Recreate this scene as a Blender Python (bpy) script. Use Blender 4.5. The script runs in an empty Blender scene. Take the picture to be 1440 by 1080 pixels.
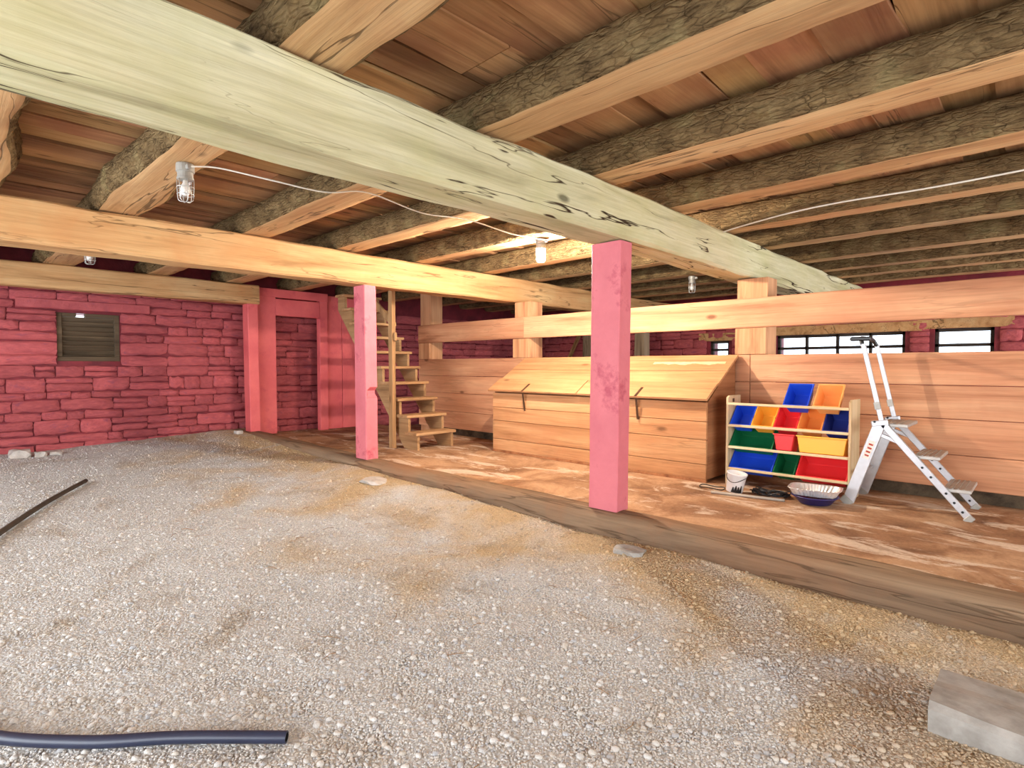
import bpy, bmesh, math, random
from mathutils import Vector, Matrix, noise, Euler
R = math.radians
C = bpy.context.scene.collection
SC = bpy.context.scene

# ------------------------------------------------------------------ camera
CAMH = 1.15
cam = bpy.data.cameras.new('camera'); camo = bpy.data.objects.new('camera', cam); C.objects.link(camo)
cam.sensor_width = 36.0; cam.lens = 785.0 / 1440 * 36; cam.clip_start = 0.02
camo.location = (0, 0, CAMH); camo.rotation_euler = (R(90 - 1.824), 0, R(44.0))
SC.camera = camo
# ------------------------------------------------------------------ world, daylight, exposure
w = bpy.data.worlds.new('overcast_sky'); SC.world = w; w.use_nodes = True
w.node_tree.nodes['Background'].inputs[0].default_value = (0.86, 0.93, 1.0, 1)
w.node_tree.nodes['Background'].inputs[1].default_value = 2.2
def area(name, loc, rot, sx, sy, power, col):
    l = bpy.data.lights.new(name, 'AREA'); l.shape = 'RECTANGLE'; l.size = sx; l.size_y = sy; l.energy = power; l.color = col
    o = bpy.data.objects.new(name, l); C.objects.link(o); o.location = loc; o.rotation_euler = rot; return o
# area lights for daylight in doorways added out of view behind and to the right
area('daylight_front_added_doorway', (-3.6, -2.9, 1.1), (R(90), 0, 0), 8.6, 2.1, 140, (0.93, 0.97, 1.0))
area('daylight_side_added_doorway', (3.9, 2.8, 1.1), (R(90), 0, R(90)), 6.6, 2.1, 66, (0.99, 1.0, 0.92))
area('added_rear_fill', (3.9, 8.4, 1.1), (R(90), 0, R(90)), 3.2, 2.1, 110, (0.95, 0.98, 1.0))  # added to brighten the rear and left walls behind the partition
BULB_STRENGTH = 4900
SC.view_settings.view_transform = 'Standard'; SC.view_settings.look = 'None'
SC.view_settings.gamma = 1.0; SC.view_settings.use_curve_mapping = False
SC.view_settings.exposure = 1.12
SC.cycles.use_denoising = True
SC.cycles.sample_clamp_indirect = 6.0
SC.cycles.max_bounces = 8; SC.cycles.diffuse_bounces = 5; SC.cycles.transparent_max_bounces = 12

# ------------------------------------------------------------------ helpers
def L(r, g, b):
    f = lambda v: (v / 255 / 12.92) if v / 255 <= 0.04045 else ((v / 255 + 0.055) / 1.055) ** 2.4
    return (f(r), f(g), f(b), 1)
def mesh(name, v, f, smooth=False):
    m = bpy.data.meshes.new(name); m.from_pydata([tuple(p) for p in v], [], f)
    if smooth: m.polygons.foreach_set('use_smooth', [True] * len(m.polygons))
    m.update(); return m
def rootloc(p):
    return Vector((0, 0, 0)) if p is None else Vector(p.get('_o', (0, 0, 0)))
def obj(name, vf, mat, parent=None, smooth=False, origin=None, mats=None, midx=None):
    """vertices in world coordinates; parts are stored relative to their thing's base"""
    v, f = vf
    o0 = rootloc(parent) if parent is not None else Vector(origin or (0, 0, 0))
    me = mesh(name, [Vector(p) - o0 for p in v], f, smooth)
    for m in (mats or [mat]): me.materials.append(m)
    if midx: me.polygons.foreach_set('material_index', midx)
    ob = bpy.data.objects.new(name, me); C.objects.link(ob)
    if parent is not None:
        ob.parent = parent; ob['_o'] = tuple(o0)
    else:
        ob.location = o0; ob['_o'] = tuple(o0)
    return ob
def tag(o, label, cat, group=None):
    o['label'] = label; o['category'] = cat
    if group: o['group'] = group
    return o
def thing(name, label, cat, loc=(0, 0, 0), group=None):
    o = bpy.data.objects.new(name, None); C.objects.link(o); o.location = loc; o['_o'] = tuple(loc)
    o.empty_display_size = 0.1
    return tag(o, label, cat, group)
def struct(o):
    o['kind'] = 'structure'; return o
def sempty(name, loc=(0, 0, 0)):
    o = bpy.data.objects.new(name, None); C.objects.link(o); o.location = loc; o['_o'] = tuple(loc); o['kind'] = 'structure'; return o
def join(*vfs):
    V = []; F = []
    for v, f in vfs:
        n = len(V); V += list(v); F += [tuple(i + n for i in q) for q in f]
    return V, F
def box(x0, x1, y0, y1, z0, z1, bev=0.0):
    if bev <= 0:
        v = [(x0, y0, z0), (x1, y0, z0), (x1, y1, z0), (x0, y1, z0), (x0, y0, z1), (x1, y0, z1), (x1, y1, z1), (x0, y1, z1)]
        return v, [(0, 3, 2, 1), (4, 5, 6, 7), (0, 1, 5, 4), (1, 2, 6, 5), (2, 3, 7, 6), (3, 0, 4, 7)]
    bm = bmesh.new(); bmesh.ops.create_cube(bm, size=1)
    for p in bm.verts:
        p.co = Vector((x0 + (p.co.x + .5) * (x1 - x0), y0 + (p.co.y + .5) * (y1 - y0), z0 + (p.co.z + .5) * (z1 - z0)))
    b = min(bev, 0.45 * min(x1 - x0, y1 - y0, z1 - z0))
    bmesh.ops.bevel(bm, geom=bm.edges[:] + bm.verts[:], offset=b, segments=1, affect='EDGES', profile=.5)
    bm.verts.index_update()
    r = ([p.co.copy() for p in bm.verts], [tuple(q.index for q in f.verts) for f in bm.faces]); bm.free(); return r
def xf(vf, M):
    return [M @ Vector(p) for p in vf[0]], vf[1]
def bar(p0, p1, wd, th, side=(0, 1, 0), bev=0.003):
    """rectangular bar from p0 to p1; wd along side, th across"""
    p0, p1 = Vector(p0), Vector(p1); d = p1 - p0; ln = d.length; z = d.normalized()
    s = Vector(side); s = (s - z * s.dot(z)).normalized(); t = z.cross(s)
    M = Matrix((( s.x, t.x, z.x, p0.x), (s.y, t.y, z.y, p0.y), (s.z, t.z, z.z, p0.z), (0, 0, 0, 1)))
    return xf(box(-wd / 2, wd / 2, -th / 2, th / 2, 0, ln, bev), M)
def sweep(axis, t0, t1, n, sec):
    """closed section swept along an axis; sec(t) -> list of (a, b)"""
    V = []; F = []; k = None
    for i in range(n + 1):
        t = t0 + (t1 - t0) * i / n; s = sec(t); k = len(s)
        for a, b in s:
            V.append((t, a, b) if axis == 'X' else (a, t, b) if axis == 'Y' else (a, b, t))
    flip = axis == 'Y'
    for i in range(n):
        for j in range(k):
            q = (i * k + j, i * k + (j + 1) % k, (i + 1) * k + (j + 1) % k, (i + 1) * k + j)
            F.append(q[::-1] if not flip else q)
    c0 = tuple(range(k)); c1 = tuple(n * k + j for j in range(k))
    F.append(c0 if not flip else c0[::-1]); F.append(c1[::-1] if not flip else c1)
    # section given counter-clockwise in (a,b)
    F = [q[::-1] for q in F]
    return V, F
def tube(pts, r, k=8, closed=False, radii=None):
    pts = [Vector(p) for p in pts]; V = []; F = []; n = len(pts); up = Vector((0.13, 0.21, 0.97))
    for i, p in enumerate(pts):
        d = (pts[min(i + 1, n - 1)] - pts[max(i - 1, 0)])
        if closed: d = pts[(i + 1) % n] - pts[i - 1]
        d.normalize(); a = d.cross(up)
        if a.length < 1e-3: a = d.cross(Vector((1, 0, 0)))
        a.normalize(); b = a.cross(d)
        rr = radii[i] if radii else r
        for j in range(k):
            t = 2 * math.pi * j / k; V.append(p + a * (rr * math.cos(t)) + b * (rr * math.sin(t)))
    m = n if closed else n - 1
    for i in range(m):
        i2 = (i + 1) % n
        for j in range(k):
            F.append((i * k + j, i * k + (j + 1) % k, i2 * k + (j + 1) % k, i2 * k + j))
    if not closed: F.append(tuple(range(k))[::-1]); F.append(tuple((n - 1) * k + j for j in range(k)))
    return V, F
def lathe(c, prof, k=20, cap=True):
    """prof: list of (r,z); about vertical axis at c"""
    V = []; F = []; c = Vector(c)
    for r, z in prof:
        for j in range(k):
            t = 2 * math.pi * j / k; V.append(c + Vector((r * math.cos(t), r * math.sin(t), z)))
    for i in range(len(prof) - 1):
        for j in range(k):
            F.append((i * k + j, i * k + (j + 1) % k, (i + 1) * k + (j + 1) % k, (i + 1) * k + j))
    if cap: F.append(tuple(range(k))[::-1]); F.append(tuple((len(prof) - 1) * k + j for j in range(k)))
    return V, F
def bez(pts, n=12):
    """Catmull-Rom through points"""
    P = [Vector(p) for p in pts]; P = [P[0] * 2 - P[1]] + P + [P[-1] * 2 - P[-2]]; out = []
    for i in range(1, len(P) - 2):
        a, b, c, d = P[i - 1:i + 3]
        for s in range(n):
            t = s / n
            out.append(0.5 * ((2 * b) + (c - a) * t + (2 * a - 5 * b + 4 * c - d) * t * t + (3 * b - a - 3 * c + d) * t ** 3))
    out.append(P[-2]); return out
def rect_sec(a0, a1, b0, b1, ch, n=2):
    """chamfered rectangle, counter-clockwise, each side split"""
    pts = []
    cs = [((a0 + ch, b0), (a1 - ch, b0)), ((a1, b0 + ch), (a1, b1 - ch)), ((a1 - ch, b1), (a0 + ch, b1)), ((a0, b1 - ch), (a0, b0 + ch))]
    for p, q in cs:
        for i in range(n + 1): pts.append((p[0] + (q[0] - p[0]) * i / n, p[1] + (q[1] - p[1]) * i / n))
    return pts
def nz(*p): return noise.noise(Vector(p))
def timber(axis, t0, t1, a0, a1, b0, b1, ch=0.012, wob=0.006, seed=0, step=0.12, n=3, sway=0.0):
    def sec(t):
        o = []
        sa = sway * nz(t * 0.35, seed, 1.7); sb = sway * 0.5 * nz(t * 0.35, seed, 9.1)
        for i, (a, b) in enumerate(rect_sec(a0, a1, b0, b1, ch * (1 + 0.9 * nz(t * 2.1, seed, 4.4)), n)):
            o.append((a + sa + wob * nz(a * 7 + seed, b * 7, t * 2.2), b + sb + wob * nz(a * 7, b * 7 + seed, t * 2.2 + 7)))
        return o
    return sweep(axis, t0, t1, max(2, int((t1 - t0) / step)), sec)

# ------------------------------------------------------------------ materials
class NT:
    def __init__(s, name, rough=0.8, spec=0.25):
        s.m = bpy.data.materials.new(name); s.m.use_nodes = True; s.t = s.m.node_tree; s.n = s.t.nodes; s.l = s.t.links
        s.b = s.n['Principled BSDF']; s.b.inputs['Roughness'].default_value = rough; s.b.inputs['Specular IOR Level'].default_value = spec
    def new(s, t, **k):
        o = s.n.new(t)
        for a, b in k.items(): setattr(o, a, b)
        return o
    def link(s, a, b): s.l.new(a, b)
    def coord(s, scale=(1, 1, 1), rnd=0.0, world=False):
        src = s.new('ShaderNodeNewGeometry').outputs['Position'] if world else s.new('ShaderNodeTexCoord').outputs['Object']
        if rnd:
            oi = s.new('ShaderNodeObjectInfo'); a = s.new('ShaderNodeVectorMath', operation='MULTIPLY_ADD')
            cb = s.new('ShaderNodeCombineXYZ')
            for i in range(3):
                mm = s.new('ShaderNodeMath', operation='MULTIPLY'); s.link(oi.outputs['Random'], mm.inputs[0]); mm.inputs[1].default_value = rnd * (1 + i * 0.37); s.link(mm.outputs[0], cb.inputs[i])
            s.link(src, a.inputs[0]); a.inputs[1].default_value = (1, 1, 1); s.link(cb.outputs[0], a.inputs[2]); src = a.outputs[0]
        mp = s.new('ShaderNodeMapping'); mp.inputs['Scale'].default_value = scale; s.link(src, mp.inputs['Vector']); return mp.outputs[0]
    def noise(s, vec, scale=1.0, detail=5, rough=0.55, dist=0.0):
        o = s.new('ShaderNodeTexNoise'); o.inputs['Scale'].default_value = scale; o.inputs['Detail'].default_value = detail
        o.inputs['Roughness'].default_value = rough; o.inputs['Distortion'].default_value = dist; s.link(vec, o.inputs['Vector']); return o.outputs['Fac']
    def voro(s, vec, scale=1.0, feature='DISTANCE_TO_EDGE', rand=1.0):
        o = s.new('ShaderNodeTexVoronoi', feature=feature); o.inputs['Scale'].default_value = scale; o.inputs['Randomness'].default_value = rand
        s.link(vec, o.inputs['Vector']); return o.outputs['Distance']
    def ramp(s, fac, stops):
        o = s.new('ShaderNodeValToRGB'); e = o.color_ramp.elements
        while len(e) > 1: e.remove(e[-1])
        e[0].position = stops[0][0]; e[0].color = stops[0][1]
        for p, c in stops[1:]:
            q = e.new(p); q.color = c
        s.link(fac, o.inputs[0]); return o.outputs[0]
    def mix(s, fac, a, b, mode='MIX'):
        o = s.new('ShaderNodeMix', data_type='RGBA', blend_type=mode)
        if hasattr(fac, 'links'): s.link(fac, o.inputs[0])
        else: o.inputs[0].default_value = fac
        for i, c in ((6, a), (7, b)):
            if hasattr(c, 'links'): s.link(c, o.inputs[i])
            else: o.inputs[i].default_value = c
        return o.outputs[2]
    def math(s, op, a, b=None):
        o = s.new('ShaderNodeMath', operation=op)
        for i, c in ((0, a), (1, b)):
            if c is None: continue
            if hasattr(c, 'links'): s.link(c, o.inputs[i])
            else: o.inputs[i].default_value = c
        return o.outputs[0]
    def vary(s, col, amt=0.25, sat=1.0, hue=0.0):
        oi = s.new('ShaderNodeObjectInfo'); h = s.new('ShaderNodeHueSaturation')
        v = s.math('MULTIPLY_ADD', oi.outputs['Random'], amt); v.node.inputs[2].default_value = 1 - amt / 2
        s.link(v, h.inputs['Value'])
        if hue:
            r7 = s.math('FRACT', s.math('MULTIPLY', oi.outputs['Random'], 7.31))
            q = s.math('MULTIPLY_ADD', r7, hue); q.node.inputs[2].default_value = 0.5 - hue * 0.35; s.link(q, h.inputs['Hue'])
        h.inputs['Saturation'].default_value = sat; s.link(col, h.inputs['Color']); return h.outputs[0]
    def bump(s, h, strength=0.4, dist=0.01):
        o = s.new('ShaderNodeBump'); o.inputs['Strength'].default_value = strength; o.inputs['Distance'].default_value = dist
        s.link(h, o.inputs['Height']); s.link(o.outputs[0], s.b.inputs['Normal'])
    def out(s, col):
        if hasattr(col, 'links'): s.link(col, s.b.inputs['Base Color'])
        else: s.b.inputs['Base Color'].default_value = col
        return s.m
K = (0, 0, 0, 1); W1 = (1, 1, 1, 1)
def wood(name, dark, mid, light, axis='X', cracks=0.0, knots=0.5, stain=None, stain_amt=0.5, var=0.25, rough=0.82, bump=0.35, hue=0.0):
    s = NT(name, rough, 0.2)
    i = 'XYZ'.index(axis)
    def sc(al, ac): return tuple(al if j == i else ac for j in range(3))
    g = s.noise(s.coord(sc(0.55, 7), 31), 1.0, 5, 0.6, 0.6)
    col = s.ramp(g, [(0.28, dark), (0.47, mid), (0.72, light)])
    fine = s.noise(s.coord(sc(1.6, 70), 17), 1.0, 3, 0.6)
    col = s.mix(0.35, col, s.ramp(fine, [(0.3, (0.5, 0.5, 0.5, 1)), (0.6, W1)]), 'MULTIPLY')
    if stain:
        st = s.noise(s.coord((1, 1, 1), 13), 1.3, 4, 0.65, 0.4)
        col = s.mix(s.ramp(st, [(0.45, K), (0.68, (stain_amt,) * 3 + (1,))]), col, stain)
    h = fine
    if knots:
        v = s.voro(s.coord(sc(1.3, 3.1), 23), 1.0, 'F1')
        kn = s.ramp(v, [(0.045, W1), (0.10, K)])
        col = s.mix(s.mix(knots, K, kn), col, tuple(c * 0.28 for c in dark[:3]) + (1,))
    if cracks:
        c = s.noise(s.coord(sc(0.35, 4.5), 41), 1.0, 4, 0.55, 0.2)
        band = s.math('ABSOLUTE', s.math('SUBTRACT', c, 0.5))
        gate = s.noise(s.coord(sc(1.0, 1.6), 53), 1.0, 2)
        thr = s.ramp(s.math('SUBTRACT', band, s.math('MULTIPLY', s.math('SUBTRACT', gate, 0.5), 0.06)), [(0.002, W1), (0.006 , K)])
        col = s.mix(s.mix(cracks, K, thr), col, L(60, 44, 28))
    if cracks:
        adze = s.noise(s.coord(sc(5, 7), 3), 1.0, 3, 0.5)
        h = s.math('ADD', h, s.math('MULTIPLY', adze, 1.5)); h = s.math('SUBTRACT', h, s.math('MULTIPLY', thr, 1.5))
    s.bump(h, bump, 0.006)
    if hue: col = s.vary(col, 0.0, 1.0, hue)
    return s.out(s.vary(col, var))
M_beam_pale = wood('pale_weathered_beam', L(152, 144, 108), L(196, 188, 150), L(220, 214, 182), 'Y', cracks=1.0, knots=0.8, stain=L(182, 178, 126), stain_amt=0.5, var=0.0, bump=0.5)
M_beam_tan = wood('tan_beam', L(152, 112, 72), L(196, 154, 106), L(214, 178, 130), 'Y', cracks=0.6, knots=0.8, stain=L(190, 132, 84), stain_amt=0.5, var=0.08, bump=0.5)
M_hewn = wood('hewn_joist_face', L(150, 112, 76), L(194, 154, 108), L(214, 180, 134), 'X', cracks=0.7, knots=0.6, stain=L(180, 130, 92), var=0.2, bump=0.5)
M_ceil = wood('old_ceiling_board', L(128, 90, 60), L(174, 128, 86), L(198, 154, 108), 'Y', cracks=0.5, knots=0.7, stain=L(150, 98, 70), stain_amt=0.7, var=0.4, bump=0.4, hue=0.022)
M_part = wood('orange_pine_board', L(160, 106, 76), L(198, 142, 106), L(216, 166, 128), 'X', cracks=0.15, knots=0.75, stain=L(180, 120, 92), stain_amt=0.4, var=0.14, bump=0.25)
M_partz = wood('orange_pine_post', L(162, 108, 76), L(200, 146, 106), L(218, 170, 128), 'Z', cracks=0.15, knots=0.7, var=0.14, bump=0.25)
M_bin = wood('yellow_pine_board', L(154, 104, 68), L(190, 138, 94), L(210, 162, 116), 'X', cracks=0.15, knots=0.6, stain=L(172, 114, 78), stain_amt=0.4, var=0.14, bump=0.25)
M_binend = wood('brown_pine_end', L(120, 76, 50), L(160, 106, 70), L(182, 126, 86), 'Y', knots=0.4, var=0.12)
M_stair = wood('dusty_stair_wood', L(140, 104, 70), L(182, 140, 98), L(206, 168, 124), 'Y', knots=0.4, var=0.18)
M_stairx = wood('dusty_stringer_wood', L(130, 98, 66), L(172, 134, 94), L(196, 160, 118), 'X', knots=0.4, var=0.1)
M_stairz = wood('dusty_post_wood', L(130, 98, 66), L(176, 136, 94), L(200, 164, 120), 'Z', knots=0.4, var=0.1)
M_sill = wood('grey_sill_timber', L(88, 70, 54), L(130, 106, 84), L(158, 134, 108), 'X', cracks=0.5, knots=0.3, stain=L(150, 104, 72), stain_amt=0.5, var=0.0, bump=0.6)
M_greypost = wood('grey_barn_timber', L(96, 80, 64), L(140, 120, 98), L(168, 148, 122), 'Z', cracks=0.4, knots=0.3, var=0.15)
M_louver = wood('dark_louver_wood', L(58, 48, 38), L(88, 74, 58), L(110, 94, 74), 'Y', knots=0.2, var=0.2)
M_darkwood = wood('dark_window_wood', L(40, 36, 34), L(58, 52, 48), L(76, 68, 62), 'X', knots=0.0, var=0.1)
M_shelfw = wood('light_shelf_wood', L(190, 158, 118), L(216, 190, 150), L(230, 208, 172), 'Z', knots=0.0, var=0.05)
M_shelfr = wood('light_rail_wood', L(196, 166, 124), L(222, 198, 156), L(234, 214, 178), 'X', knots=0.0, var=0.05)

def bark():
    s = NT('tree_bark', 0.95, 0.1)
    vec = s.coord((1, 1, 1), 29)
    nn = s.new('ShaderNodeTexNoise'); nn.inputs['Scale'].default_value = 7; nn.inputs['Detail'].default_value = 3; s.link(vec, nn.inputs['Vector'])
    va = s.new('ShaderNodeVectorMath', operation='MULTIPLY_ADD'); s.link(nn.outputs['Color'], va.inputs[0]); va.inputs[1].default_value = (0.12, 0.05, 0.05); s.link(vec, va.inputs[2])
    mp = s.new('ShaderNodeMapping'); mp.inputs['Scale'].default_value = (11, 34, 34); s.link(va.outputs[0], mp.inputs[0])
    v = s.voro(mp.outputs[0], 1.0)
    base = s.ramp(s.noise(vec, 6, 5, 0.65), [(0.3, L(112, 90, 62)), (0.5, L(138, 114, 80)), (0.7, L(158, 134, 96))])
    crack = s.ramp(v, [(0.0, L(96, 80, 62)), (0.07, W1)])
    gate = s.ramp(s.noise(vec, 5, 3, 0.6), [(0.42, K), (0.62, W1)])
    col = s.mix(s.math('MULTIPLY', gate, 0.75), base, crack, 'MULTIPLY')
    fis = s.noise(s.coord((5, 26, 26), 29), 1.0, 6, 0.7, 1.2)
    col = s.mix(0.8, col, s.ramp(fis, [(0.33, L(88, 72, 54)), (0.5, W1), (0.7, L(216, 206, 190))]), 'MULTIPLY')
    lich = s.ramp(s.noise(vec, 3.0, 4, 0.6), [(0.55, K), (0.72, (0.5, 0.5, 0.5, 1))])
    col = s.mix(lich, col, L(150, 140, 96))
    h = s.math('ADD', s.math('MULTIPLY', s.ramp(v, [(0.0, K), (0.2, W1)]), 0.5), s.math('MULTIPLY', fis, 1.6))
    s.bump(h, 0.9, 0.025)
    return s.out(s.vary(col, 0.25))
M_bark = bark()
def paint(name, a, b, bumps=0.35, scale=3.0, speck=None, worn=0.0, var=0.12):
    s = NT(name, 0.62, 0.3); vec = s.coord((1, 1, 1), 19)
    n = s.noise(vec, scale, 6, 0.62, 0.3)
    col = s.ramp(n, [(0.34, a), (0.66, b)])
    if worn:
        n2 = s.noise(vec, 2.2, 7, 0.7)
        col = s.mix(s.ramp(n2, [(0.57, K), (0.66, (worn,) * 3 + (1,))]), col, speck)
    f = s.noise(vec, 34, 5, 0.6)
    s.bump(s.math('ADD', f, s.math('MULTIPLY', n, 1.5)), bumps, 0.012)
    return s.out(s.vary(col, var))
M_red = paint('red_painted_stone', L(168, 78, 84), L(198, 100, 102), 0.8, 4.0, L(150, 78, 98), 0.8, 0.28)
M_redback = paint('red_painted_mortar', L(96, 30, 40), L(136, 46, 56), 0.5)
M_redboard = paint('red_painted_board', L(210, 94, 98), L(228, 112, 112), 0.25, 2.0, L(180, 60, 80), 0.4, 0.1)
M_pink = paint('pink_painted_post', L(200, 106, 116), L(216, 122, 130), 0.2, 2.2, L(176, 74, 92), 0.85, 0.06)

def groundcol(s):
    """grey-white crushed stone with sand-coloured and damp patches of the ground itself"""
    p = s.coord((1, 1, 1), 0, True)
    sep = s.new('ShaderNodeSeparateXYZ'); s.link(p, sep.inputs[0])
    big = s.noise(p, 0.9, 4, 0.6, 0.5)
    # sandier towards the sill (y about 3.4)
    d = s.math('ADD', s.math('MULTIPLY', sep.outputs[1], 0.17), s.math('MULTIPLY', s.math('SUBTRACT', big, 0.5), 1.1))
    sand = s.ramp(d, [(0.31, K), (0.56, (0.9,) * 3 + (1,))])
    col = s.mix(sand, L(208, 208, 207), L(200, 174, 134))
    damp = s.ramp(s.noise(p, 1.7, 5, 0.65, 0.8), [(0.55, K), (0.72, (0.55,) * 3 + (1,))])
    return p, s.mix(damp, col, L(166, 148, 122))
def gravelmat():
    s = NT('gravel_bed', 0.95, 0.1); p, col = groundcol(s)
    n = s.noise(p, 60, 5, 0.7); v = s.voro(p, 70, 'F1')
    col = s.mix(0.6, col, s.ramp(n, [(0.3, (0.42, 0.40, 0.38, 1)), (0.6, W1)]), 'MULTIPLY')
    s.bump(s.math('ADD', n, v), 0.8, 0.02); return s.out(col)
def pebblemat():
    s = NT('gravel_pebbles', 0.85, 0.2); p, col = groundcol(s)
    oi = s.new('ShaderNodeObjectInfo')
    t = s.ramp(oi.outputs['Random'], [(0.0, L(120, 112, 108)), (0.12, L(150, 156, 172)), (0.3, L(214, 210, 204)), (0.6, L(238, 236, 232)), (0.82, L(214, 198, 172)), (1.0, W1)])
    return s.out(s.mix(0.5, col, t, 'MULTIPLY'))
M_gravel = gravelmat(); M_pebble = pebblemat()
def slabmat():
    s = NT('stained_concrete', 0.85, 0.2); p = s.coord((1, 1, 1), 0, True)
    n = s.noise(p, 1.6, 7, 0.65, 0.8)
    col = s.ramp(n, [(0.3, L(116, 84, 62)), (0.46, L(160, 122, 92)), (0.6, L(196, 160, 126)), (0.75, L(168, 130, 98))])
    q = s.coord((1.0, 2.6, 1), 0, True)
    salt = s.ramp(s.noise(q, 1.25, 7, 0.72, 0.7), [(0.53, K), (0.58, (0.7,) * 3 + (1,)), (0.66, (0.85,) * 3 + (1,))])
    col = s.mix(salt, col, L(224, 208, 188))
    f = s.noise(p, 40, 5, 0.7)
    col = s.mix(0.5, col, s.ramp(f, [(0.3, (0.55, 0.5, 0.45, 1)), (0.6, W1)]), 'MULTIPLY')
    s.bump(s.math('ADD', f, n), 0.5, 0.01); return s.out(col)
M_slab = slabmat()
def plain(name, col, rough=0.5, spec=0.4, metal=0.0, nscale=0, namt=0.3, bump=0.0):
    s = NT(name, rough, spec); s.b.inputs['Metallic'].default_value = metal
    if nscale:
        n = s.noise(s.coord((1, 1, 1), 11), nscale, 5, 0.6)
        c = s.mix(namt, col, s.ramp(n, [(0.35, (0.45, 0.43, 0.4, 1)), (0.62, W1)]), 'MULTIPLY')
        if bump: s.bump(n, bump, 0.01)
        return s.out(c)
    return s.out(col)
M_concrete = plain('grey_concrete', L(176, 172, 166), 0.9, 0.1, 0, 9, 0.6, 0.6)
M_stone = plain('pale_rubble', L(196, 190, 184), 0.9, 0.1, 0, 12, 0.5, 0.6)
M_darkback = plain('dark_backing', L(60, 44, 34), 0.95, 0.05, 0, 6, 0.4)
M_alu = plain('brushed_aluminium', L(188, 188, 192), 0.42, 0.5, 0.55, 18, 0.18)
M_foil = plain('aluminium_foil', L(222, 220, 218), 0.35, 0.5, 0.6)
M_castgrey = plain('grey_cast_metal', L(168, 166, 160), 0.5, 0.4, 0.4, 20, 0.25)
M_wire = plain('galvanised_wire', L(200, 200, 196), 0.4, 0.5, 0.6)
M_blackpl = plain('black_plastic', L(30, 29, 31), 0.4, 0.5)
M_hose = plain('black_blue_pipe', L(42, 48, 70), 0.38, 0.5, 0, 8, 0.35)
M_oldpipe = plain('dusty_dark_pipe', L(74, 66, 58), 0.7, 0.3, 0, 14, 0.5)
M_white = plain('white_plastic', L(232, 230, 230), 0.45, 0.4, 0, 9, 0.12)
M_cable = plain('white_cable_sheath', L(226, 220, 208), 0.5, 0.4)
M_rod = plain('grey_rod', L(176, 164, 150), 0.6, 0.3)
M_strap = plain('brown_leather_strap', L(78, 52, 34), 0.7, 0.2, 0, 14, 0.4)
M_bolt = plain('dark_bolt', L(40, 40, 42), 0.4, 0.5, 0.5)
M_tread = plain('ribbed_step_grey', L(186, 182, 176), 0.5, 0.4, 0.4, 20, 0.3)
M_labelw = plain('white_sticker', L(226, 214, 204), 0.6, 0.3)
M_labelr = plain('red_sticker_print', L(170, 70, 56), 0.6, 0.3)
M_basin = plain('indigo_plastic', L(44, 38, 96), 0.3, 0.5)
BINC = {'blue': L(30, 74, 200), 'navy': L(38, 52, 130), 'yellow': L(226, 164, 56), 'orange': L(236, 148, 72), 'peach': L(240, 168, 96),
        'red': L(222, 50, 54), 'green': L(16, 104, 62), 'gold': L(244, 178, 62), 'dkgreen': L(14, 92, 54)}
M_B = {k: plain('bin_plastic_' + k, c, 0.38, 0.45) for k, c in BINC.items()}
def glassmat(name, tint=(1, 1, 1, 1), fac=0.12):
    m = bpy.data.materials.new(name); m.use_nodes = True; t = m.node_tree; t.nodes.clear()
    o = t.nodes.new('ShaderNodeOutputMaterial'); mx = t.nodes.new('ShaderNodeMixShader'); tr = t.nodes.new('ShaderNodeBsdfTransparent'); gl = t.nodes.new('ShaderNodeBsdfGlossy')
    tr.inputs[0].default_value = tint; gl.inputs['Roughness'].default_value = 0.05; mx.inputs[0].default_value = fac
    t.links.new(tr.outputs[0], mx.inputs[1]); t.links.new(gl.outputs[0], mx.inputs[2]); t.links.new(mx.outputs[0], o.inputs[0]); return m
M_glass = glassmat('clear_glass'); M_pane = glassmat('window_glass', (0.95, 0.97, 1, 1), 0.08)
def emit(name, col, st):
    m = bpy.data.materials.new(name); m.use_nodes = True; b = m.node_tree.nodes['Principled BSDF']
    b.inputs['Emission Color'].default_value = col; b.inputs['Emission Strength'].default_value = st; b.inputs['Base Color'].default_value = (1, 1, 1, 1); return m
M_lit = emit('glowing_bulb', (1.0, 0.88, 0.73, 1), BULB_STRENGTH)
M_bulboff = plain('frosted_bulb', L(236, 232, 226), 0.3, 0.4)

# ------------------------------------------------------------------ ground
def gz(x, y):
    t = max(0.0, -x - 1.0)
    z = -0.135 + 0.0165 * t
    if x < -6: z += 0.028 * (-x - 6) / 3.5 * max(0, y - 0.8)
    z += 0.045 * math.exp(-((y - 3.25) / 0.25) ** 2) * (0.6 + 0.8 * nz(x * 0.9, 3.3, 1.0))
    z += 0.022 * nz(x * 1.1, y * 1.1, 0.3) + 0.010 * nz(x * 4, y * 4, 5.0)
    return z
def grid(x0, x1, y0, y1, step, zf):
    nx = int((x1 - x0) / step) + 1; ny = int((y1 - y0) / step) + 1; V = []; F = []
    for j in range(ny + 1):
        for i in range(nx + 1):
            x = x0 + (x1 - x0) * i / nx; y = y0 + (y1 - y0) * j / ny; V.append((x, y, zf(x, y)))
    for j in range(ny):
        for i in range(nx):
            a = j * (nx + 1) + i; F.append((a, a + 1, a + nx + 2, a + nx + 1))
    return V, F
floor = struct(obj('floor', grid(-10.4, 4.4, -3.4, 3.62, 0.06, lambda x, y: gz(x, y) + 0.004 * nz(x * 17, y * 17, 2)), M_gravel, smooth=True))
floor['label'] = 'grey crushed gravel ground with sandy patches'
def slz(x, y): return 0.0 + 0.004 * nz(x * 1.3, y * 1.3, 0) - (0.10 if y > 6.2 else 0.0)
slab = struct(obj('floor_slab', grid(-10.2, 4.4, 3.5, 11.2, 0.12, slz), M_slab, smooth=True))
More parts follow.
